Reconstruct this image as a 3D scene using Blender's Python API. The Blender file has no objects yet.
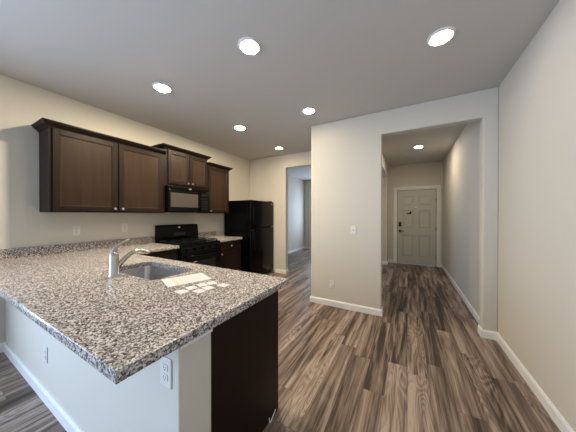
import bpy, bmesh, math, random
from math import pi, sin, cos, radians
from mathutils import Vector, Matrix

C = bpy.context.scene.collection
SC = bpy.context.scene
random.seed(7)

# ------------------------------------------------------------------ camera, world, light, exposure
cd = bpy.data.cameras.new('camera')
cd.sensor_width = 36.0
cd.lens = 36.0 * 217.2 / 576.0
cd.clip_start = 0.02
cam = bpy.data.objects.new('camera', cd)
cam.location = (0, 0, 1.355)
cam.rotation_euler = (radians(90 - 0.287), 0, radians(28.86))
C.objects.link(cam)
SC.camera = cam

wd = bpy.data.worlds.new('sky')
SC.world = wd
wd.use_nodes = True
wn = wd.node_tree
bg = wn.nodes['Background']
bg.inputs['Color'].default_value = (0.75, 0.87, 1.0, 1)
bg.inputs['Strength'].default_value = 1.0

def area(name, loc, rot, sx, sy, power, col):
    l = bpy.data.lights.new(name, 'AREA')
    l.shape = 'RECTANGLE'
    l.size = sx; l.size_y = sy; l.energy = power; l.color = col
    o = bpy.data.objects.new(name, l)
    o.location = loc; o.rotation_euler = rot
    C.objects.link(o)
    return o

# daylight entering through the living room's rear glazing and the far room's window
XL_SIDE_LIGHT = -3.49
area('living_room_daylight', (-1.35, -3.57, 1.25), (radians(90), 0, 0), 3.3, 2.1, 3, (0.6, 0.78, 1.0))
area('added_side_light', (XL_SIDE_LIGHT, -1.8, 1.3), (radians(90), 0, radians(-90)), 2.3, 1.9, 190, (0.51, 0.70, 1.0))  # added light from an unseen side, cools the right wall
area('far_room_daylight', (-2.7, 7.97, 1.5), (radians(-90), 0, 0), 1.1, 1.5, 35, (0.58, 0.75, 1.0))

SC.view_settings.view_transform = 'Standard'
SC.view_settings.look = 'None'
SC.view_settings.gamma = 1.0
SC.view_settings.use_curve_mapping = False
SC.view_settings.exposure = 0.03
# radiance of each downlight group's lens, and its colour
LAMPS = {'cabinet': (930, (1.0, 0.85, 0.60)), 'corner': (50, (1.0, 0.86, 0.64)), 'bar': (160, (1.0, 0.86, 0.66)),
         'living': (65, (1.0, 0.92, 0.85)), 'hall': (285, (1.0, 0.87, 0.67))}

# ------------------------------------------------------------------ dimensions (metres)
H = 2.74
XL, XR = -3.514, 0.857           # left and right walls of the great room
YF, YF2 = 3.143, 3.263           # front partition
XPL, XPR, XOR = -1.322, -0.308, 0.728
ZO = 2.43
YK, YK2 = 4.34, 4.46             # kitchen's back wall
XO, XO2 = -2.456, -1.45
XHL, XHR, YD = -0.49, 0.785, 6.81
XPASS, YPASS = -3.66, 8.0
YB = -3.6
XC, YC0, YC1, ZC = -0.719, 0.30, 1.32, 0.914
YW, YW2 = 0.53, 0.69             # low wall under the bar
XE = -0.772                      # its end

# ------------------------------------------------------------------ mesh helpers
class MB:
    def __init__(s):
        s.bm = bmesh.new()
    def box(s, x0, x1, y0, y1, z0, z1, bev=0.0, seg=2):
        x0, x1 = min(x0, x1), max(x0, x1); y0, y1 = min(y0, y1), max(y0, y1); z0, z1 = min(z0, z1), max(z0, z1)
        v = [s.bm.verts.new((x, y, z)) for x in (x0, x1) for y in (y0, y1) for z in (z0, z1)]
        fs = [s.bm.faces.new([v[i] for i in f]) for f in
              ((0, 1, 3, 2), (4, 6, 7, 5), (0, 4, 5, 1), (2, 3, 7, 6), (0, 2, 6, 4), (1, 5, 7, 3))]
        if bev > 0:
            es = list({e for f in fs for e in f.edges})
            bmesh.ops.bevel(s.bm, geom=es, offset=bev, segments=seg, profile=0.5, affect='EDGES', clamp_overlap=True)
        return s
    def prism(s, poly, axis, a0, a1):
        # poly: 2D points; axis: extrusion axis.  axis x -> (y,z); y -> (x,z); z -> (x,y)
        def P(p, a):
            return {'x': (a, p[0], p[1]), 'y': (p[0], a, p[1]), 'z': (p[0], p[1], a)}[axis]
        A = [s.bm.verts.new(P(p, a0)) for p in poly]
        B = [s.bm.verts.new(P(p, a1)) for p in poly]
        s.bm.faces.new(A); s.bm.faces.new(B[::-1])
        n = len(poly)
        for i in range(n):
            s.bm.faces.new((A[i], B[i], B[(i + 1) % n], A[(i + 1) % n]))
        return s
    def lathe(s, prof, c=(0, 0, 0), axis='z', n=24, sx=1.0, sy=1.0):
        # prof: (radius, height) pairs; ends on the axis are closed
        rings = []
        def P(r, h, t):
            a, b = r * cos(t) * sx, r * sin(t) * sy
            q = {'z': (a, b, h), 'x': (h, a, b), 'y': (b, h, a)}[axis]
            return (q[0] + c[0], q[1] + c[1], q[2] + c[2])
        for r, h in prof:
            if r < 1e-6:
                rings.append([s.bm.verts.new(P(0, h, 0))])
            else:
                rings.append([s.bm.verts.new(P(r, h, 2 * pi * k / n)) for k in range(n)])
        for A, B in zip(rings, rings[1:]):
            for k in range(n):
                k2 = (k + 1) % n
                if len(A) == 1 and len(B) == 1: continue
                if len(A) == 1: s.bm.faces.new((A[0], B[k2], B[k]))
                elif len(B) == 1: s.bm.faces.new((A[k], A[k2], B[0]))
                else: s.bm.faces.new((A[k], A[k2], B[k2], B[k]))
        return s
    def tube(s, pts, rad, n=12, flat=1.0):
        pts = [Vector(p) for p in pts]
        if not isinstance(rad, (list, tuple)): rad = [rad] * len(pts)
        up = None; rings = []
        for i, p in enumerate(pts):
            d = (pts[min(i + 1, len(pts) - 1)] - pts[max(i - 1, 0)]).normalized()
            if up is None:
                up = Vector((0, 0, 1)) if abs(d.z) < 0.9 else Vector((1, 0, 0))
            u = d.cross(up).normalized(); w = u.cross(d).normalized(); up = w
            rings.append([s.bm.verts.new(p + rad[i] * (cos(2 * pi * k / n) * u + flat * sin(2 * pi * k / n) * w)) for k in range(n)])
        for A, B in zip(rings, rings[1:]):
            for k in range(n):
                s.bm.faces.new((A[k], A[(k + 1) % n], B[(k + 1) % n], B[k]))
        s.bm.faces.new(rings[0][::-1]); s.bm.faces.new(rings[-1])
        return s
    def sweep(s, path, prof):
        # path: plan points [(x,y)], each with outward mitre offsets (ox,oy); prof: closed list (o,z)
        rings = [[s.bm.verts.new((x + ox * o, y + oy * o, z)) for o, z in prof] for x, y, ox, oy in path]
        n = len(prof)
        for A, B in zip(rings, rings[1:]):
            for k in range(n):
                s.bm.faces.new((A[k], A[(k + 1) % n], B[(k + 1) % n], B[k]))
        s.bm.faces.new(rings[0][::-1]); s.bm.faces.new(rings[-1])
        return s
    def build(s, name, mat, parent=None, smooth=False, bevel=0.0, seg=2, rot=None):
        bmesh.ops.recalc_face_normals(s.bm, faces=s.bm.faces[:])
        me = bpy.data.meshes.new(name)
        s.bm.to_mesh(me); s.bm.free()
        me.materials.append(mat)
        o = bpy.data.objects.new(name, me)
        C.objects.link(o)
        if parent: o.parent = parent
        if bevel > 0:
            m = o.modifiers.new('bevel', 'BEVEL'); m.width = bevel; m.segments = seg
            m.limit_method = 'ANGLE'; m.angle_limit = radians(40)
        if smooth:
            for p in me.polygons: p.use_smooth = True
            if hasattr(me, 'set_sharp_from_angle'): me.set_sharp_from_angle(angle=radians(38))
        return o

def thing(name, label, cat, loc=(0, 0, 0), rotz=0.0, group=None):
    o = bpy.data.objects.new(name, None)
    C.objects.link(o)
    o.empty_display_size = 0.1
    o.location = loc; o.rotation_euler = (0, 0, rotz)
    o['label'] = label; o['category'] = cat
    if group: o['group'] = group
    return o
def tag(o, label, cat, group=None):
    o['label'] = label; o['category'] = cat
    if group: o['group'] = group
    return o
def structure(o):
    o['kind'] = 'structure'
    return o
def dup(root, loc, label, rotz=None):
    r = root.copy(); C.objects.link(r); r.location = loc; r['label'] = label
    if rotz is not None: r.rotation_euler = (0, 0, rotz)
    for ch in list(root.children):
        c = ch.copy(); C.objects.link(c); c.parent = r
        for g in list(ch.children):
            d = g.copy(); C.objects.link(d); d.parent = c
    return r

# ------------------------------------------------------------------ materials
def mat(name, col, rough=0.5, metal=0.0, spec=0.5, coat=0.0, emit=None, es=0.0):
    m = bpy.data.materials.new(name); m.use_nodes = True
    b = m.node_tree.nodes['Principled BSDF']
    b.inputs['Base Color'].default_value = (*col, 1)
    b.inputs['Roughness'].default_value = rough
    b.inputs['Metallic'].default_value = metal
    b.inputs['Specular IOR Level'].default_value = spec
    b.inputs['Coat Weight'].default_value = coat
    if emit:
        b.inputs['Emission Color'].default_value = (*emit, 1)
        b.inputs['Emission Strength'].default_value = es
    return m
class NT:
    def __init__(s, m):
        s.t = m.node_tree; s.b = s.t.nodes['Principled BSDF']
    def n(s, kind, **kw):
        nd = s.t.nodes.new(kind)
        for k, v in kw.items():
            if hasattr(nd, k): setattr(nd, k, v)
            else: nd.inputs[k].default_value = v
        return nd
    def l(s, a, b): s.t.links.new(a, b)
    def math(s, op, a, b=None):
        nd = s.t.nodes.new('ShaderNodeMath'); nd.operation = op
        for i, q in enumerate((a, b)):
            if q is None: continue
            if isinstance(q, (int, float)): nd.inputs[i].default_value = q
            else: s.l(q, nd.inputs[i])
        return nd.outputs[0]
    def ramp(s, fac, stops, interp='LINEAR'):
        nd = s.t.nodes.new('ShaderNodeValToRGB'); cr = nd.color_ramp; cr.interpolation = interp
        while len(cr.elements) < len(stops): cr.elements.new(0.5)
        for e, (p, c) in zip(cr.elements, stops):
            e.position = p; e.color = (*c, 1)
        s.l(fac, nd.inputs[0]); return nd.outputs[0]
    def mix(s, fac, a, b, blend='MIX'):
        nd = s.t.nodes.new('ShaderNodeMix'); nd.data_type = 'RGBA'; nd.blend_type = blend
        for q, i in ((fac, 0), (a, 6), (b, 7)):
            if isinstance(q, (int, float)): nd.inputs[i].default_value = q
            elif isinstance(q, tuple): nd.inputs[i].default_value = (*q, 1)
            else: s.l(q, nd.inputs[i])
        return nd.outputs[2]
    def bump(s, h, strength, dist):
        nd = s.n('ShaderNodeBump'); nd.inputs['Strength'].default_value = strength; nd.inputs['Distance'].default_value = dist
        s.l(h, nd.inputs['Height']); s.l(nd.outputs[0], s.b.inputs['Normal'])

def paint(name, col, rough=0.75):
    m = mat(name, col, rough, spec=0.3); t = NT(m)
    tc = t.n('ShaderNodeTexCoord')
    no = t.n('ShaderNodeTexNoise'); no.inputs['Scale'].default_value = 55; no.inputs['Detail'].default_value = 3
    t.l(tc.outputs['Object'], no.inputs['Vector'])
    t.bump(no.outputs[0], 0.12, 0.002)
    return m

def wood_floor():
    m = mat('vinyl_plank_floor', (0.2, 0.15, 0.11), 0.42, spec=0.35); t = NT(m)
    tc = t.n('ShaderNodeTexCoord'); sp = t.n('ShaderNodeSeparateXYZ'); t.l(tc.outputs['Object'], sp.inputs[0])
    X, Y = sp.outputs[0], sp.outputs[1]
    W, L = 0.152, 1.22
    xs = t.math('DIVIDE', X, W); row = t.math('FLOOR', xs); fx = t.math('FRACT', xs)
    wn1 = t.n('ShaderNodeTexWhiteNoise', noise_dimensions='1D'); t.l(row, wn1.inputs['W'])
    ys = t.math('ADD', t.math('DIVIDE', Y, L), t.math('MULTIPLY', wn1.outputs[0], 7.31))
    col = t.math('FLOOR', ys); fy = t.math('FRACT', ys)
    cb = t.n('ShaderNodeCombineXYZ'); t.l(row, cb.inputs[0]); t.l(col, cb.inputs[1])
    wn2 = t.n('ShaderNodeTexWhiteNoise', noise_dimensions='3D'); t.l(cb.outputs[0], wn2.inputs['Vector'])
    off = t.n('ShaderNodeVectorMath', operation='SCALE'); t.l(wn2.outputs['Color'], off.inputs[0]); off.inputs['Scale'].default_value = 40
    def coords(sx, sy):
        mp = t.n('ShaderNodeVectorMath', operation='MULTIPLY'); t.l(tc.outputs['Object'], mp.inputs[0]); mp.inputs[1].default_value = (sx, sy, 1)
        ad = t.n('ShaderNodeVectorMath', operation='ADD'); t.l(mp.outputs[0], ad.inputs[0]); t.l(off.outputs[0], ad.inputs[1]); return ad.outputs[0]
    def noise(v, sc, det, rough=0.55, dis=0.0):
        n = t.n('ShaderNodeTexNoise'); t.l(v, n.inputs['Vector']); n.inputs['Scale'].default_value = sc
        n.inputs['Detail'].default_value = det; n.inputs['Roughness'].default_value = rough; n.inputs['Distortion'].default_value = dis; return n.outputs[0]
    broad = noise(coords(8, 0.65), 1.0, 3, 0.6, 1.6)           # long light and dark bands
    streak = noise(coords(24, 0.85), 1.0, 4, 0.6, 0.9)         # dark mineral streaks
    grain = noise(coords(120, 3.0), 1.0, 4, 0.7, 0.3)         # fine grain
    cath = noise(coords(7.5, 1.3), 1.0, 1.0, 0.4, 0.5)        # cathedral figure on some planks
    rings = t.math('SINE', t.math('MULTIPLY', cath, 110.0))
    figured = t.math('GREATER_THAN', wn2.outputs[0], 0.72)
    f = t.math('ADD', t.math('MULTIPLY', broad, 0.95), t.math('MULTIPLY', streak, 0.85))
    f = t.math('ADD', f, t.math('MULTIPLY', grain, 0.46))
    f = t.math('ADD', f, t.math('MULTIPLY', t.math('MULTIPLY', rings, figured), 0.075))
    f = t.math('ADD', f, t.math('MULTIPLY', wn2.outputs[0], 0.24))
    f = t.math('SUBTRACT', f, 0.755)
    c = t.ramp(f, [(0.29, FLOOR[0]), (0.40, FLOOR[1]), (0.51, FLOOR[2]), (0.625, FLOOR[3]), (0.76, FLOOR[4])])
    e1 = t.math('LESS_THAN', t.math('MINIMUM', fx, t.math('SUBTRACT', 1.0, fx)), 0.010)
    e2 = t.math('LESS_THAN', fy, 0.0028)
    seam = t.math('MAXIMUM', e1, e2)
    c = t.mix(t.math('MULTIPLY', seam, 0.55), c, (0.02, 0.014, 0.010))
    t.l(c, t.b.inputs['Base Color'])
    t.bump(t.math('SUBTRACT', t.math('MULTIPLY', grain, 0.5), seam), 0.15, 0.002)
    return m
FLOOR = [(0.040, 0.027, 0.0205), (0.108, 0.075, 0.057), (0.190, 0.137, 0.106), (0.280, 0.212, 0.170), (0.39, 0.312, 0.256)]

def granite():
    m = mat('speckled_granite', (0.4, 0.36, 0.34), 0.22, spec=0.5); t = NT(m)
    tc = t.n('ShaderNodeTexCoord')
    def vor(scale, rnd=1.0):
        v = t.n('ShaderNodeTexVoronoi'); v.inputs['Scale'].default_value = scale; v.inputs['Randomness'].default_value = rnd
        dn = t.n('ShaderNodeTexNoise'); dn.inputs['Scale'].default_value = scale * 0.8; t.l(tc.outputs['Object'], dn.inputs['Vector'])
        mx = t.n('ShaderNodeVectorMath', operation='SCALE'); t.l(dn.outputs['Color'], mx.inputs[0]); mx.inputs['Scale'].default_value = 0.9 / scale
        ad = t.n('ShaderNodeVectorMath', operation='ADD'); t.l(tc.outputs['Object'], ad.inputs[0]); t.l(mx.outputs[0], ad.inputs[1])
        t.l(ad.outputs[0], v.inputs['Vector'])
        s = t.n('ShaderNodeSeparateColor'); t.l(v.outputs['Color'], s.inputs[0]); return s.outputs[0]
    base = t.ramp(vor(165), [(0.0, (0.005, 0.0045, 0.0045)), (0.19, (0.04, 0.031, 0.028)), (0.31, (0.19, 0.16, 0.148)),
                             (0.50, (0.43, 0.375, 0.35)), (0.72, (0.69, 0.64, 0.61))], 'CONSTANT')
    fine = t.ramp(vor(270), [(0.0, (0.012, 0.010, 0.010)), (0.24, (0.24, 0.21, 0.195)), (0.50, (0.48, 0.43, 0.41)), (0.78, (0.68, 0.65, 0.63))], 'CONSTANT')
    c = t.mix(0.22, base, fine)
    t.l(c, t.b.inputs['Base Color'])
    return m

def cabinet_wood(name, c0, c1, rough):
    m = mat(name, c0, rough, spec=0.17); t = NT(m)
    tc = t.n('ShaderNodeTexCoord')
    mp = t.n('ShaderNodeVectorMath', operation='MULTIPLY'); t.l(tc.outputs['Object'], mp.inputs[0]); mp.inputs[1].default_value = (30, 30, 2.2)
    n = t.n('ShaderNodeTexNoise'); t.l(mp.outputs[0], n.inputs['Vector']); n.inputs['Scale'].default_value = 1.0; n.inputs['Detail'].default_value = 5; n.inputs['Distortion'].default_value = 0.5
    t.l(t.ramp(n.outputs[0], [(0.3, c0), (0.7, c1)]), t.b.inputs['Base Color'])
    t.bump(n.outputs[0], 0.05, 0.001)
    return m

M = {}
M['wall'] = paint('greige_wall_paint', (0.63, 0.588, 0.516))
M['ceiling'] = paint('ceiling_paint', (0.60, 0.58, 0.55))
M['white'] = mat('white_trim_paint', (0.82, 0.81, 0.79), 0.4)
M['floor'] = wood_floor()
M['granite'] = granite()
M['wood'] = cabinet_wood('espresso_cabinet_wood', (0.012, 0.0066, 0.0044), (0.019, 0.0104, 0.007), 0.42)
M['lit_panel'] = cabinet_wood('espresso_lit_panel', (0.024, 0.0134, 0.0086), (0.036, 0.0205, 0.0136), 0.42)  # same wood as the frames; light on the recessed panels painted in, lighter
M['shaded_base'] = cabinet_wood('espresso_shaded_base', (0.010, 0.0038, 0.0024), (0.015, 0.0057, 0.0038), 0.42)  # same espresso wood, base cabinets' shade put into the darker colour
M['shaded_wood'] = cabinet_wood('espresso_shaded_wood', (0.010, 0.006, 0.0045), (0.014, 0.008, 0.006), 0.4)  # same wood again for crown and toe kicks, darkened to carry their shade
M['inside'] = mat('cabinet_interior', (0.5, 0.42, 0.32), 0.6)
M['knob'] = mat('satin_nickel', (0.75, 0.73, 0.70), 0.28, metal=1.0)
M['steel'] = mat('brushed_steel', (0.50, 0.49, 0.48), 0.26, metal=1.0)
M['faucet'] = mat('stainless_faucet', (0.53, 0.495, 0.445), 0.24, metal=1.0)
M['black'] = mat('black_appliance_enamel', (0.0022, 0.0022, 0.0026), 0.14, spec=0.13)
M['blackmat'] = mat('black_cast_iron', (0.006, 0.006, 0.006), 0.5, spec=0.2)
M['blackglass'] = mat('black_glass', (0.004, 0.004, 0.005), 0.05)
M['mesh'] = mat('microwave_window_screen', (0.060, 0.053, 0.046), 0.35, spec=0.25)
M['chrome'] = mat('chrome_badge', (0.85, 0.85, 0.85), 0.15, metal=1.0)
M['plate'] = mat('white_plastic_plate', (0.72, 0.70, 0.67), 0.35)
M['slot'] = mat('outlet_slot', (0.03, 0.03, 0.03), 0.5)
M['door'] = mat('front_door_paint', (0.58, 0.56, 0.50), 0.5)
M['rubber'] = mat('dark_weatherstrip', (0.02, 0.018, 0.016), 0.6)
M['paper'] = mat('white_paper', (0.58, 0.565, 0.56), 0.6)
M['print'] = mat('grey_print', (0.52, 0.485, 0.485), 0.6)
M['gold'] = mat('gold_print', (0.60, 0.49, 0.32), 0.6)
M['hardware'] = mat('dark_bronze_hardware', (0.012, 0.011, 0.010), 0.35, metal=0.3)
M['trimring'] = mat('white_light_trim', (0.80, 0.79, 0.77), 0.4)
for k, (e, c) in LAMPS.items():
    M['lens_' + k] = mat('lit_lens_' + k, (0.9, 0.9, 0.9), 0.4, emit=c, es=e)

# ------------------------------------------------------------------ the setting
structure(MB().box(-4.2, 1.2, YB - 0.12, 8.3, -0.1, 0).build('floor', M['floor']))
structure(MB().box(-4.2, 1.2, YB - 0.12, 8.3, H, H + 0.1).build('ceiling', M['ceiling']))
structure(MB().box(XL - 0.12, XL, YB, -3.0, 0, H).box(XL - 0.12, XL, -0.6, YK2, 0, H).box(XL - 0.12, XL, -3.0, -0.6, 0, 0.3).box(XL - 0.12, XL, -3.0, -0.6, 2.3, H).build('wall_left', M['wall']))
b = MB()
for y in (-3.0, -1.825, -0.65): b.box(XL - 0.09, XL - 0.03, y, y + 0.05, 0.3, 2.3)
b.box(XL - 0.09, XL - 0.03, -3.0, -0.6, 0.3, 0.35).box(XL - 0.09, XL - 0.03, -3.0, -0.6, 2.25, 2.3)
structure(b.build('added_side_window', M['white']))  # unseen window, added to go with the extra side light
structure(MB().box(XR, XR + 0.12, YB, YF2, 0, H).build('wall_right', M['wall']))
# partition with the cased-less hall opening: pier, header, stub
structure(MB().prism([(XPL, 0), (XPR, 0), (XPR, ZO), (XOR, ZO), (XOR, 0), (XR, 0), (XR, H), (XPL, H)], 'y', YF, YF2)
          .build('wall_partition', M['wall'], bevel=0.012, seg=3))
structure(MB().box(XPL, XPL + 0.12, YF2, YK2, 0, H).build('wall_closet', M['wall']))
structure(MB().prism([(XL, 0), (XO, 0), (XO, 2.44), (XO2, 2.44), (XO2, 0), (XPL, 0), (XPL, H), (XL, H)], 'y', YK, YK2)
          .build('wall_kitchen_end', M['wall'], bevel=0.012, seg=3))
structure(MB().box(XHR, XR + 0.12, YF2, YD, 0, H).build('wall_hall_right', M['wall']))
w = MB().prism([(4.15, 0), (4.15, ZO), (6.50, ZO), (6.50, 0), (YD, 0), (YD, H), (YF2, H), (YF2, 0)], 'x', XHL - 0.12, XHL)
w.box(XHL, -0.40, YF2, 4.12, 0, H)
structure(w.build('wall_hall_left', M['wall'], bevel=0.01))
structure(MB().prism([(XHL - 0.12, 0), (-0.285, 0), (-0.285, 2.06), (0.68, 2.06), (0.68, 0), (XR + 0.12, 0), (XR + 0.12, H), (XHL - 0.12, H)], 'y', YD, YD + 0.14)
          .build('wall_hall_end', M['wall']))
structure(MB().box(XPASS - 0.12, XPASS, YK2, YPASS, 0, H).build('wall_far_room_left', M['wall']))
def window_wall(name, x0, x1, wx0, wx1, wz0, wz1, y0, y1):
    b = MB().box(x0, wx0, y0, y1, 0, H).box(wx1, x1, y0, y1, 0, H).box(wx0, wx1, y0, y1, wz1, H)
    if wz0 > 0: b.box(wx0, wx1, y0, y1, 0, wz0)
    return structure(b.build(name, M['wall']))
window_wall('wall_far_room_end', XPASS - 0.12, XHL, -3.3, -2.1, 0.7, 2.3, YPASS, YPASS + 0.12)
window_wall('wall_rear', XL - 0.12, XR + 0.12, -3.05, 0.35, 0.15, 2.35, YB - 0.12, YB)
def window(name, x0, x1, z0, z1, y0, y1, bars):
    b = MB().box(x0, x0 + 0.05, y0, y1, z0, z1).box(x1 - 0.05, x1, y0, y1, z0, z1).box(x0, x1, y0, y1, z0, z0 + 0.05).box(x0, x1, y0, y1, z1 - 0.05, z1)
    for k in range(bars):
        xx = x0 + (x1 - x0) * (k + 1) / (bars + 1)
        b.box(xx - 0.025, xx + 0.025, y0, y1, z0, z1)
    return structure(b.build(name, M['white']))
window('window_1', -3.3, -2.1, 0.7, 2.3, YPASS + 0.03, YPASS + 0.09, 1)
window('window_2', -3.05, 0.35, 0.15, 2.35, YB - 0.09, YB - 0.03, 2)

# low wall carrying the bar, and the end of it under the counter
lw = MB().box(XL, XE, YW, YW2, 0, 0.874)
structure(lw.build('wall_low', M['wall'], bevel=0.01, seg=3))

# baseboards
def baseboard(name, pts, closed_profile=((0, 0), (0.014, 0), (0.014, 0.070), (0.009, 0.082), (0.006, 0.088), (0, 0.088))):
    # pts: plan points in order with the room on the LEFT of the direction of travel
    path = []
    n = len(pts)
    def left(a, b):
        d = Vector((b[0] - a[0], b[1] - a[1])).normalized(); return Vector((-d.y, d.x))
    for i, p in enumerate(pts):
        if i == 0: o = left(pts[0], pts[1])
        elif i == n - 1: o = left(pts[-2], pts[-1])
        else:
            a, b = left(pts[i - 1], p), left(p, pts[i + 1])
            o = (a + b) / (1 + a.dot(b))
        path.append((p[0], p[1], o.x, o.y))
    return structure(MB().sweep(path, list(closed_profile)).build(name, M['white']))
baseboard('baseboard_left', [(XL, YW), (XL, YB)])
baseboard('baseboard_low', [(XE, YW2 - 0.01), (XE, YW), (XL + 0.014, YW)])
baseboard('baseboard_right', [(XR, YB), (XR, YF), (XOR, YF), (XOR, YF2 + 0.0), (XHR, YF2), (XHR, YD - 0.001)][0:4])
baseboard('baseboard_hall_right', [(XHR, YF2 + 0.001), (XHR, YD), (0.752, YD)])
baseboard('baseboard_hall_end', [(-0.357, YD), (XHL, YD), (XHL, 6.50), (XHL - 0.12, 6.50)])
baseboard('baseboard_hall_left', [(XHL, 4.12), (-0.40, 4.12), (-0.40, YF2)])
baseboard('baseboard_partition', [(XPR, YF2), (XPR, YF), (XPL, YF), (XPL, YK)])
baseboard('baseboard_kitchen_end', [(XO, YK2), (XO, YK), (-2.72, YK)])
baseboard('baseboard_far_room', [(-1.0, YPASS), (XPASS, YPASS), (XPASS, YK2)])

# ------------------------------------------------------------------ front door
trim = MB()
TP = ((0, 0), (0.066, 0), (0.066, 0.012), (0.05, 0.018), (0.0, 0.018))
cx0, cx1, cz = -0.285, 0.68, 2.06
trim.box(cx0 - 0.066, cx0, YD - 0.018, YD, 0, cz + 0.066, 0.004).box(cx1, cx1 + 0.066, YD - 0.018, YD, 0, cz + 0.066, 0.004).box(cx0, cx1, YD - 0.018, YD, cz, cz + 0.066, 0.004)
trim.box(cx0, cx0 + 0.025, YD - 0.002, YD + 0.12, 0, cz).box(cx1 - 0.025, cx1, YD - 0.002, YD + 0.12, 0, cz).box(cx0, cx1, YD - 0.002, YD + 0.12, cz - 0.025, cz)
structure(trim.build('trim_1', M['white']))
dr = bpy.data.objects.new('door_1', None); C.objects.link(dr); dr.location = (-0.257, YD + 0.012, 0.008); structure(dr)
DW, DH = 0.909, 2.022
leaf = MB()
panels = []
for (z0, z1) in ((0.20, 0.80), (0.98, 1.48), (1.60, 1.86)):
    for (x0, x1) in ((0.12, 0.40), (0.51, 0.79)):
        panels.append((x0, x1, z0, z1))
leaf.box(0.007, DW - 0.007, 0.020, 0.045, 0.004, DH - 0.007)
xs = [0.007, 0.12, 0.40, 0.51, 0.79, DW - 0.007]; zs = [0.004, 0.20, 0.80, 0.98, 1.48, 1.60, 1.86, DH - 0.007]
for i in range(5):
    for k in range(7):
        hole = i in (1, 3) and k in (1, 3, 5)
        if not hole: leaf.box(xs[i], xs[i + 1], 0, 0.020, zs[k], zs[k + 1])
for x0, x1, z0, z1 in panels:
    leaf.box(x0 + 0.028, x1 - 0.028, 0.004, 0.021, z0 + 0.028, z1 - 0.028, 0.008, 1)
leaf.build('door_leaf', M['door'], dr)
MB().box(-0.003, 0.006, 0.010, 0.04, 0, DH).box(DW - 0.006, DW + 0.003, 0.010, 0.04, 0, DH).box(0.006, DW - 0.006, 0.010, 0.04, DH - 0.006, DH + 0.004).build('weatherstrip', M['rubber'], dr)
lock = MB().box(0.035, 0.105, -0.022, 0, 1.03, 1.15, 0.006).build('deadbolt', M['hardware'], dr)
MB().box(0.05, 0.09, -0.026, -0.02, 1.085, 1.135).build('keypad', M['blackglass'], lock)
lev = MB().lathe([(0, -0.012), (0.032, -0.012), (0.034, 0)], (0.07, 0, 0.90), 'y').tube([(0.07, -0.01, 0.90), (0.07, -0.05, 0.90)], 0.011)
lev.tube([(0.07, -0.05, 0.90), (0.12, -0.055, 0.90), (0.17, -0.048, 0.898)], [0.011, 0.01, 0.008])
lev.build('door_handle', M['hardware'], dr, smooth=True)
for z in (0.23, 0.98, 1.74):
    MB().box(DW - 0.012, DW + 0.006, -0.012, 0.0, z - 0.05, z + 0.05, 0.003).build('hinge', M['hardware'], dr)
g = MB().box(0.235, 0.335, -0.014, 0, 1.365, 1.395, 0.004).box(0.30, 0.345, -0.02, 0, 1.395, 1.44, 0.004)
g.build('security_latch', M['hardware'], dr)
MB().lathe([(0, -0.012), (0.016, -0.012), (0.022, 0)], (0.462, 0, 1.545), 'y', 16).build('peephole', M['chrome'], dr, smooth=True)

# ------------------------------------------------------------------ recessed ceiling lights
def downlight(loc, label, lens):
    t = thing('recessed_light', label, 'ceiling light', loc, 0, 'recessed downlights')
    MB().lathe([(0.070, -0.001), (0.072, -0.010), (0.082, -0.012), (0.094, -0.004), (0.095, 0)], n=40).build('trim_ring', M['trimring'], t, smooth=True)
    MB().lathe([(0.0715, -0.002), (0.071, -0.011), (0.055, -0.015), (0.02, -0.0175), (0, -0.018)], n=40).build('lens', M['lens_' + lens], t, smooth=True)
    return t
for loc, lab, lens in (((-1.14, 1.415, H), 'recessed round ceiling light above the bar end, near the picture top centre', 'bar'),
                 ((0.225, 2.06, H), 'large recessed round ceiling light nearest the right wall', 'living'),
                 ((-2.34, 1.415, H), 'recessed round ceiling light above the sink, nearest the wide upper cabinet', 'cabinet'),
                 ((-1.15, 2.665, H), 'recessed round ceiling light just left of the wall pier with the switch', 'corner'),
                 ((-2.335, 2.655, H), 'recessed round ceiling light in front of the microwave, middle of its row', 'cabinet'),
                 ((-2.335, 3.855, H), 'smallest recessed kitchen ceiling light, in front of the refrigerator', 'corner'),
                 ((0.19, 5.15, H), 'recessed round ceiling light in the entry hall before the front door', 'hall')):
    downlight(loc, lab, lens)

# ------------------------------------------------------------------ cabinets
def shaker(x0, x1, z0, z1, yb, frame, panel_mat, parent, rail=0.050, th=0.02):
    # door front facing -y, its back at yb; the recessed panel is a piece of its own
    b = MB(); yf = yb - th
    b.box(x0, x0 + rail, yf, yb, z0, z1, 0.002, 1).box(x1 - rail, x1, yf, yb, z0, z1, 0.002, 1)
    b.box(x0 + rail, x1 - rail, yf, yb, z0, z0 + rail, 0.002, 1).box(x0 + rail, x1 - rail, yf, yb, z1 - rail, z1, 0.002, 1)
    d = b.build('door', frame, parent)
    p = MB()
    i0, i1, k0, k1 = x0 + rail, x1 - rail, z0 + rail, z1 - rail
    yp = yb - 0.009; s = 0.012
    def ring(e, y): return [p.bm.verts.new(q) for q in ((i0 + e, y, k0 + e), (i1 - e, y, k0 + e), (i1 - e, y, k1 - e), (i0 + e, y, k1 - e))]
    R = [ring(0, yb - 0.001), ring(0, yf + 0.003), ring(0.004, yf + 0.003), ring(s, yp)]
    for A, B in zip(R, R[1:]):
        for q in range(4): p.bm.faces.new((A[q], A[(q + 1) % 4], B[(q + 1) % 4], B[q]))
    p.bm.faces.new(R[-1]); p.bm.faces.new(R[0][::-1])
    p.build('door_panel', panel_mat, d)
    return d
def knob(x, z, y, parent):
    MB().lathe([(0.006, 0), (0.005, -0.012), (0.013, -0.018), (0.015, -0.023), (0.012, -0.028), (0, -0.030)], (x, y, z), 'y', 16).build('knob', M['knob'], parent, smooth=True)
CROWN = [(0, 0), (0.008, 0), (0.010, 0.012), (0.022, 0.022), (0.038, 0.034), (0.050, 0.050), (0.055, 0.054), (0.055, 0.066), (0, 0.066)]
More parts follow.
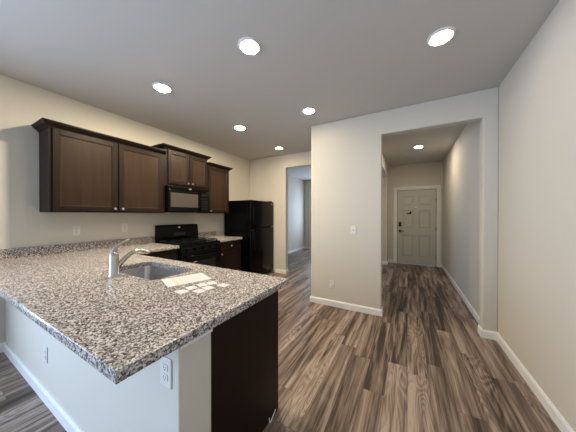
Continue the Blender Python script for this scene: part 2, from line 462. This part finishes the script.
def upper(label, y0, y1, z0, z1, doors, knobs, ret_l, ret_r, zdoor0=None, depth=0.305):
    w = y1 - y0
    t = thing('wall_cabinet', label, 'cabinet', (XL, y0, z0), pi / 2, 'espresso wall cabinets')
    h = z1 - z0
    MB().box(0, w, -depth, 0, 0, h, 0.001, 1).build('cabinet_body', M['wood'], t)
    for (a, b_), kx in zip(doors, knobs):
        d = shaker(a - y0, b_ - y0, (zdoor0 or z0 + 0.014) - z0, h - 0.012, -depth, M['wood'], M['lit_panel'], t)
        knob(kx - y0, (zdoor0 or z0 + 0.014) - z0 + 0.032, -depth - 0.02, d)
    path = []
    if ret_l: path += [(0, -0.001, -1, 0)]
    path += [(0, -depth, -1 if ret_l else 0, -1), (w, -depth, 1 if ret_r else 0, -1)]
    if ret_r: path += [(w, -0.001, 1, 0)]
    MB().sweep(path, [(o, h - 0.012 + z) for o, z in CROWN]).build('crown_moulding', M['shaded_wood'], t)
    MB().box(0.001, w - 0.001, -depth, 0, h, h + 0.05).build('top_filler', M['shaded_wood'], t)
    return t
upper('wide dark two-door wall cabinet left of the microwave, above the two outlets', 0.765, 1.975, 1.385, 2.262,
      [(0.79, 1.358), (1.374, 1.93)], [1.325, 1.407], True, False)
upper('dark two-door wall cabinet directly above the microwave, raised higher than its neighbours', 1.978, 2.765, 1.803, 2.365,
      [(2.02, 2.385), (2.40, 2.745)], [2.352, 2.433], True, True, 1.838)
upper('narrow dark single-door wall cabinet between the microwave and the refrigerator', 2.768, 3.315, 1.385, 2.262,
      [(2.79, 3.295)], [2.822], False, True)

def base(label, loc, rotz, w, d, fronts, hollow=False, name='base_cabinet'):
    # local: x 0..w, front at y=-d, back at y=0, 0..0.874
    t = thing(name, label, 'cabinet', loc, rotz, 'espresso base cabinets')
    hh = 0.873
    b = MB()
    if hollow:
        b.box(0, 0.018, -d, 0, 0.10, hh).box(w - 0.018, w, -d, 0, 0.10, hh).box(0, w, -0.012, 0, 0.10, hh)
        b.box(0, w, -d, 0, 0.10, 0.118).box(0, w, -d, -d + 0.02, hh - 0.10, hh)
        b.box(0, 0.04, -d, -d + 0.02, 0.10, hh).box(w - 0.04, w, -d, -d + 0.02, 0.10, hh)
    else:
        b.box(0, w, -d, 0, 0.10, hh)
    b.build('cabinet_body', M['shaded_base'], t)
    MB().box(0.001, w - 0.001, -d + 0.07, -0.01, 0, 0.10).build('toe_kick', M['shaded_wood'], t)
    for kind, x0, x1, z0, z1, kx, kz in fronts:
        if kind == 'door':
            dd = shaker(x0, x1, z0, z1, -d, M['shaded_base'], M['shaded_base'], t)
        else:
            dd = MB().box(x0, x1, -d - 0.02, -d, z0, z1, 0.003).build('drawer', M['shaded_base'], t)
        if kx is not None: knob(kx, kz, -d - 0.02, dd)
    return t
DP = 0.58
base('dark base cabinet between the range and the refrigerator, with drawer above door', (XL + 0.02, 2.757, 0), pi / 2, 0.573, DP,
     [('drawer', 0.012, 0.561, 0.71, 0.853, 0.287, 0.783), ('door', 0.012, 0.561, 0.118, 0.692, 0.045, 0.655)])
base('dark corner base cabinet left of the range under the granite', (XL + 0.02, 1.322, 0), pi / 2, 0.655, DP,
     [('drawer', 0.06, 0.645, 0.71, 0.853, 0.35, 0.783), ('door', 0.06, 0.645, 0.118, 0.692, 0.60, 0.655)])
pen = base('dark base cabinet at the free end of the bar with a plain end panel', (XE - 0.037, YW2 + 0.003, 0), pi, 0.66, 0.60,
     [('drawer', 0.012, 0.648, 0.71, 0.853, 0.33, 0.783), ('door', 0.012, 0.325, 0.118, 0.692, 0.29, 0.655), ('door', 0.335, 0.648, 0.118, 0.692, 0.37, 0.655)])
MB().box(-0.018, 0, -0.602, 0, 0, 0.873, 0.002, 1).build('end_panel', M['shaded_base'], pen)
base('dark sink base cabinet under the faucet on the kitchen side of the bar', (XE - 0.70, YW2 + 0.003, 0), pi, 0.86, 0.60,
     [('drawer', 0.012, 0.848, 0.71, 0.853, None, None), ('door', 0.012, 0.425, 0.118, 0.692, 0.39, 0.655), ('door', 0.435, 0.848, 0.118, 0.692, 0.47, 0.655)], True)

# ------------------------------------------------------------------ granite worktops
def rounded(x0, x1, y0, y1, r, n=6):
    pts = []
    for cx, cy, a0 in ((x1 - r, y1 - r, 0), (x0 + r, y1 - r, 90), (x0 + r, y0 + r, 180), (x1 - r, y0 + r, 270)):
        for k in range(n + 1):
            a = radians(a0 + 90 * k / n); pts.append((cx + r * cos(a), cy + r * sin(a)))
    return pts
SX0, SX1, SY0, SY1 = -2.17, -1.495, 0.835, 1.18
def slab(name, outer, holes, z0, z1):
    cu = bpy.data.curves.new(name, 'CURVE'); cu.dimensions = '2D'; cu.fill_mode = 'BOTH'; cu.extrude = (z1 - z0) / 2
    for ring in [outer] + holes:
        s = cu.splines.new('POLY'); s.points.add(len(ring) - 1); s.use_cyclic_u = True
        for p, q in zip(s.points, ring): p.co = (q[0], q[1], 0, 1)
    tmp = bpy.data.objects.new('tmp', cu); C.objects.link(tmp)
    dg = bpy.context.evaluated_depsgraph_get(); dg.update()
    me = bpy.data.meshes.new_from_object(tmp.evaluated_get(dg))
    bpy.data.objects.remove(tmp); bpy.data.curves.remove(cu)
    b = MB(); b.bm.from_mesh(me); bpy.data.meshes.remove(me)
    bmesh.ops.remove_doubles(b.bm, verts=b.bm.verts[:], dist=1e-5)
    bmesh.ops.translate(b.bm, verts=b.bm.verts[:], vec=(0, 0, (z0 + z1) / 2))
    return b
wt = thing('countertop', 'large L-shaped speckled granite countertop with the sink cut into it', 'countertop', (0, 0, 0))
XQ = XL + 0.645
outer = [(XL + 0.001, YC0), (XC, YC0), (XC, YC1), (XQ, YC1), (XQ, 1.978), (XL + 0.001, 1.978)]
top = slab('worktop', outer, [rounded(SX0, SX1, SY0, SY1, 0.05)], ZC - 0.039, ZC).build('worktop', M['granite'], wt, bevel=0.003)
MB().box(XL + 0.001, XL + 0.021, YC0, 1.978, ZC, ZC + 0.102, 0.002, 1).build('backsplash', M['granite'], wt)
w2 = thing('countertop', 'small granite countertop between the range and the refrigerator', 'countertop', (0, 0, 0))
MB().box(XL + 0.001, XQ, 2.757, 3.335, ZC - 0.039, ZC, 0.003).build('worktop', M['granite'], w2)
MB().box(XL + 0.001, XL + 0.021, 2.757, 3.24, ZC, ZC + 0.102, 0.002, 1).build('backsplash', M['granite'], w2)
structure(MB().box(XE + 0.001, XE + 0.007, YW + 0.004, YW2, 0.832, 0.872, 0.002, 1).build('trim_2', M['white']))

# sink, undermounted
sk = thing('kitchen_sink', 'stainless undermount sink set in the granite beside the faucet', 'sink', ((SX0 + SX1) / 2, (SY0 + SY1) / 2, ZC - 0.26))
bb = MB()
ox, oy = (SX0 + SX1) / 2, (SY0 + SY1) / 2
hx, hy = (SX1 - SX0) / 2, (SY1 - SY0) / 2
levels = [(0.018, 0.219, 0.05), (0.003, 0.219, 0.05), (0.001, 0.21, 0.05), (-0.008, 0.06, 0.05), (-0.024, 0.035, 0.045), (-0.055, 0.026, 0.04)]
rings = [[bb.bm.verts.new((x, y, z)) for x, y in rounded(-hx - o, hx + o, -hy - o, hy + o, r)] for o, z, r in levels]
for A, B in zip(rings, rings[1:]):
    n = len(A)
    for k in range(n): bb.bm.faces.new((A[k], A[(k + 1) % n], B[(k + 1) % n], B[k]))
bb.bm.faces.new(rings[-1])
ba = bb.build('basin', M['steel'], sk, smooth=True)
so = ba.modifiers.new('solid', 'SOLIDIFY'); so.thickness = 0.0015; so.offset = -1
MB().lathe([(0.045, 0.0275), (0.043, 0.030), (0.03, 0.029), (0.028, 0.0285), (0, 0.0285)], n=24).build('drain', M['chrome'], sk, smooth=True)

# faucet
fa = thing('kitchen_faucet', 'single-handle stainless faucet standing on the granite beside the sink', 'faucet', (-1.862, 0.768, ZC))
MB().lathe([(0, 0), (0.035, 0), (0.035, 0.006), (0.031, 0.012), (0.029, 0.10), (0.029, 0.135), (0.026, 0.155), (0.016, 0.168), (0, 0.170)], n=28).build('faucet_body', M['faucet'], fa, smooth=True)
def bez(p, n=14):
    p = [Vector(q) for q in p]; out = []
    for k in range(n + 1):
        u = k / n; out.append((1 - u) ** 3 * p[0] + 3 * u * (1 - u) ** 2 * p[1] + 3 * u * u * (1 - u) * p[2] + u ** 3 * p[3])
    return out
sp = bez([(0, 0.012, 0.055), (0.01, 0.075, 0.135), (0.01, 0.13, 0.185), (0.015, 0.20, 0.150)])
spo = MB().tube(sp, [0.022 - 0.0075 * min(1, k / 7) for k in range(15)]).build('spout', M['faucet'], fa, smooth=True)
e = sp[-1]; dv = (sp[-1] - sp[-2]).normalized()
MB().tube([e - dv * 0.008, e + dv * 0.004, e + dv * 0.035], [0.0145, 0.0165, 0.016]).build('spray_head', M['faucet'], spo, smooth=True)
hd = bez([(0, -0.004, 0.150), (-0.004, 0.0, 0.20), (0.0, 0.03, 0.235), (0.002, 0.098, 0.252)])
MB().tube(hd, [0.024 - 0.018 * (k / 14) ** 0.7 for k in range(15)], flat=0.75).build('lever_handle', M['faucet'], fa, smooth=True)

# ------------------------------------------------------------------ microwave
mw = thing('microwave', 'black over-the-range microwave mounted under the raised cabinet', 'microwave', (XL, 1.98, 1.392), pi / 2)
MW, MH, MD = 0.757, 0.408, 0.350
MB().box(0, MW, -MD, 0, 0, MH, 0.004).build('microwave_body', M['black'], mw)
d = MB().box(0.002, 0.575, -MD - 0.032, -MD, 0.012, MH - 0.052, 0.008).build('door', M['black'], mw)
MB().box(0.038, 0.525, -MD - 0.0345, -MD - 0.031, 0.085, 0.305, 0.001, 1).build('door_window', M['mesh'], d)
MB().tube([(0.548, -MD - 0.03, 0.04), (0.548, -MD - 0.055, 0.055), (0.548, -MD - 0.055, 0.32), (0.548, -MD - 0.03, 0.335)], 0.009).build('handle', M['black'], d, smooth=True)
cp = MB().box(0.579, MW - 0.002, -MD - 0.030, -MD, 0.012, MH - 0.052, 0.006).build('control_panel', M['black'], mw)
MB().box(0.60, 0.735, -MD - 0.0315, -MD - 0.0295, 0.285, 0.325).build('display', M['blackglass'], cp)
kp = MB()
for r in range(5):
    for c in range(3): kp.box(0.605 + c * 0.044, 0.641 + c * 0.044, -MD - 0.0315, -MD - 0.0295, 0.05 + r * 0.044, 0.082 + r * 0.044, 0.0008, 1)
kp.build('keypad', M['blackmat'], cp)
vg = MB()
vg.box(0.002, MW - 0.002, -MD - 0.026, -MD, MH - 0.046, MH - 0.002, 0.006)
for k in range(4): vg.box(0.03, MW - 0.03, -MD - 0.0275, -MD - 0.025, MH - 0.041 + k * 0.009, MH - 0.037 + k * 0.009)
v = vg.build('vent_grille', M['black'], mw)
MB().lathe([(0, -0.0035), (0.026, -0.003), (0.030, 0)], (0.378, -MD - 0.0262, MH - 0.024), 'y', 24, sx=0.4).build('badge', M['chrome'], v, smooth=True)

# ------------------------------------------------------------------ range
rg = thing('gas_range', 'black freestanding range with tall backguard under the microwave', 'range', (XL, 1.986, 0), pi / 2)
RW, RD = 0.762, 0.64
MB().box(0, RW, -RD, -0.02, 0.06, 0.895, 0.004).build('range_body', M['black'], rg)
for x in (0.06, RW - 0.06):
    for y in (-0.10, -RD + 0.08): MB().lathe([(0, 0), (0.022, 0), (0.018, 0.06), (0, 0.06)], (x, y, 0), 'z', 12).build('foot', M['blackmat'], rg)
bgm = MB().prism([(-0.02, 0.90), (-0.085, 0.90), (-0.085, 1.03), (-0.070, 1.165), (-0.055, 1.19), (-0.02, 1.19)], 'x', 0.0, RW)
bg_ = bgm.build('backguard', M['black'], rg, bevel=0.006)
MB().lathe([(0, -0.004), (0.019, -0.003), (0.022, 0)], (RW / 2, -0.0735, 1.145), 'y', 24, sx=0.55).build('badge', M['chrome'], bg_, smooth=True)
MB().box(0.27, 0.49, -0.088, -0.08, 1.00, 1.06, 0.002, 1).build('clock_display', M['blackglass'], bg_)
ct = MB().box(0, RW, -RD - 0.005, -0.02, 0.895, 0.912, 0.005).build('cooktop', M['black'], rg)
for x in (0.20, 0.565):
    for y in (-0.19, -0.47):
        MB().lathe([(0.05, 0.912), (0.05, 0.922), (0.036, 0.924), (0.036, 0.932), (0, 0.934)], (x, y, 0), 'z', 20).build('burner', M['blackmat'], ct, smooth=True)
for x0 in (0.03, 0.40):
    gr = MB(); x1 = x0 + 0.335
    y0, y1 = -RD + 0.05, -0.10
    for x in (x0, x1): gr.box(x - 0.006, x + 0.006, y0, y1, 0.93, 0.944)
    for y in (y0, (y0 + y1) / 2, y1): gr.box(x0, x1, y - 0.006, y + 0.006, 0.93, 0.944)
    gr.box((x0 + x1) / 2 - 0.006, (x0 + x1) / 2 + 0.006, y0, y1, 0.93, 0.944)
    for x in (x0, x1):
        for y in (y0, y1): gr.box(x - 0.008, x + 0.008, y - 0.008, y + 0.008, 0.911, 0.935)
    gr.build('burner_grate', M['blackmat'], ct)
pn = MB().prism([(-RD + 0.002, 0.895), (-RD - 0.018, 0.885), (-RD - 0.032, 0.79), (-RD + 0.002, 0.79)], 'x', 0.0, RW).build('control_panel', M['black'], rg, bevel=0.003)
for k in range(5):
    x = 0.10 + k * 0.14
    MB().lathe([(0.026, 0), (0.026, -0.006), (0.021, -0.010), (0.019, -0.032), (0.016, -0.035), (0, -0.035)], (x, -RD - 0.024, 0.84), 'y', 20).build('knob', M['black'], pn, smooth=True)
od = MB().box(0.004, RW - 0.004, -RD - 0.034, -RD, 0.26, 0.782, 0.006).build('oven_door', M['black'], rg)
MB().box(0.13, RW - 0.13, -RD - 0.0355, -RD - 0.033, 0.38, 0.64, 0.001, 1).build('oven_window', M['blackglass'], od)
MB().tube([(0.06, -RD - 0.03, 0.735), (0.06, -RD - 0.075, 0.735), (RW - 0.06, -RD - 0.075, 0.735), (RW - 0.06, -RD - 0.03, 0.735)], 0.012).build('handle', M['black'], od, smooth=True)
sd = MB().box(0.004, RW - 0.004, -RD - 0.028, -RD, 0.075, 0.25, 0.006).build('storage_drawer', M['black'], rg)

# ------------------------------------------------------------------ refrigerator
FY0, FW, FD = 3.457, 0.845, 0.75
fr = thing('refrigerator', 'tall black top-freezer refrigerator in the kitchen corner', 'refrigerator', (XL + 0.03, FY0, 0), pi / 2)
MB().box(0, FW, -0.655, 0, 0.03, 1.655, 0.006).build('refrigerator_body', M['black'], fr)
for x in (0.06, FW - 0.06):
    for y in (-0.06, -0.58): MB().lathe([(0, 0), (0.025, 0), (0.02, 0.032), (0, 0.032)], (x, y, 0), 'z', 12).build('foot', M['blackmat'], fr)
MB().box(0.01, FW - 0.01, -0.665, -0.64, 0.03, 0.085, 0.002).build('toe_grille', M['blackmat'], fr)
f1 = MB().box(0.002, FW - 0.002, -0.722, -0.660, 1.092, 1.660, 0.016, 3).build('freezer_door', M['black'], fr, smooth=True)
f2 = MB().box(0.002, FW - 0.002, -0.722, -0.660, 0.095, 1.078, 0.016, 3).build('refrigerator_door', M['black'], fr, smooth=True)
def fhandle(z0, z1, par):
    MB().tube([(0.055, -0.715, z0), (0.055, -0.755, z0 + 0.03), (0.055, -0.758, (z0 + z1) / 2), (0.055, -0.755, z1 - 0.03), (0.055, -0.715, z1)], 0.013).build('handle', M['black'], par, smooth=True)
fhandle(1.13, 1.50, f1); fhandle(0.62, 1.05, f2)
MB().lathe([(0, -0.003), (0.014, -0.002), (0.016, 0)], (FW - 0.07, -0.7225, 1.60), 'y', 20).build('badge', M['chrome'], f1, smooth=True)
hc = MB().box(FW - 0.10, FW - 0.02, -0.70, -0.62, 1.655, 1.675, 0.005).build('hinge_cover', M['blackmat'], fr)

# ------------------------------------------------------------------ wall plates
def outlet(label, loc, rotz, w=0.073, h=0.117):
    t = thing('wall_outlet', label, 'outlet', loc, rotz, 'white wall outlets')
    MB().box(-w / 2, w / 2, -0.006, 0, -h / 2, h / 2, 0.003).build('cover_plate', M['plate'], t)
    for z in (-0.0195, 0.0195):
        r = MB().prism(rounded(-0.0165, 0.0165, z - 0.014, z + 0.014, 0.008, 4), 'y', -0.0085, -0.005).build('receptacle', M['plate'], t)
        MB().box(-0.008, -0.0055, -0.0088, -0.008, z - 0.003, z + 0.007).box(0.0055, 0.008, -0.0088, -0.008, z - 0.003, z + 0.006).lathe([(0, -0.0088), (0.0028, -0.0088), (0.0028, -0.008)], (0, 0, z - 0.0085), 'y', 10).build('slots', M['slot'], r)
    return t
o0 = outlet('white outlet on the kitchen wall under the wide cabinet, farther left of the two', (XL, 1.065, 1.168), pi / 2)
dup(o0, (XL, 1.575, 1.175), 'white outlet on the kitchen wall above the faucet, nearer the range')
dup(o0, (-0.853, YW, 0.722), 'white outlet on the low bar wall just under the granite corner', 0)
dup(o0, (-2.30, YW, 0.345), 'white outlet low on the bar wall at the picture left edge', 0)
dup(o0, (-0.983, YF, 0.327), 'white outlet low on the wall pier, below the light switch', 0)
sw = thing('light_switch', 'white light switch at mid height on the wall pier', 'light switch', (-0.673, YF, 1.144))
MB().box(-0.036, 0.036, -0.006, 0, -0.058, 0.058, 0.003).build('cover_plate', M['plate'], sw)
MB().box(-0.006, 0.006, -0.017, -0.004, -0.004, 0.014, 0.002, 1).build('toggle', M['plate'], sw)
MB().box(-0.0055, 0.0055, -0.0066, -0.0055, -0.013, 0.013).build('toggle_slot', M['slot'], sw)

# ------------------------------------------------------------------ papers on the granite
def sheet(name, label, cat, cx, cy, w, h, ang, mt, z=ZC, group=None, lift=0.0008):
    o = thing(name, label, cat, (cx, cy, z), radians(ang), group)
    MB().box(-w / 2, w / 2, -h / 2, h / 2, 0.0, lift).build('sheet', mt, o)
    return o
pp = sheet('paper_sheet', 'white printed letter sheet lying between the sink and the small cards', 'paper', -1.324, 0.966, 0.270, 0.200, 69, M['paper'])
MB().box(-0.085, -0.062, -0.09, 0.09, 0.0008, 0.0010).build('gold_stripe', M['gold'], pp)
pr = MB()
for k in range(11):
    y = -0.082 + k * 0.0163
    pr.box(-0.045, 0.125 - 0.02 * ((k * 7) % 3), y - 0.0035, y + 0.0035, 0.0008, 0.0010)
pr.build('printed_lines', M['print'], pp)
cards = [(-1.136, 0.796, 84, 'nearest the camera'), (-1.145, 0.869, 74, 'between the printed sheet and the nearest card'), (-1.138, 0.938, 70, 'lying along the printed sheet'),
         (-1.112, 0.992, 66, 'at the back of the cluster beside the sheet'), (-1.055, 0.914, 76, 'at the middle of the cluster'), (-1.058, 0.852, 86, 'in the front row, right of the nearest card'),
         (-1.012, 0.996, 88, 'apart from the rest, nearest the counter edge')]
for k, (x, y, a, s) in enumerate(cards):
    cobj = sheet('small_card', 'small white card on the granite, ' + s, 'card', x, y, 0.053, 0.066, a, M['paper'], ZC, 'small white cards on the counter', 0.0006)

# small white plastic clip on the floor at the foot of the end panel
cl = MB().tube([(-0.785, 1.172, 0.035), (-0.783, 1.173, 0.004), (-0.781, 1.185, 0.004), (-0.783, 1.215, 0.016), (-0.785, 1.250, 0.032)], 0.0035, 8)
tag(cl.build('plastic_clip', M['white'], smooth=True), 'tiny white bent plastic clip on the floor against the dark end panel', 'clip')
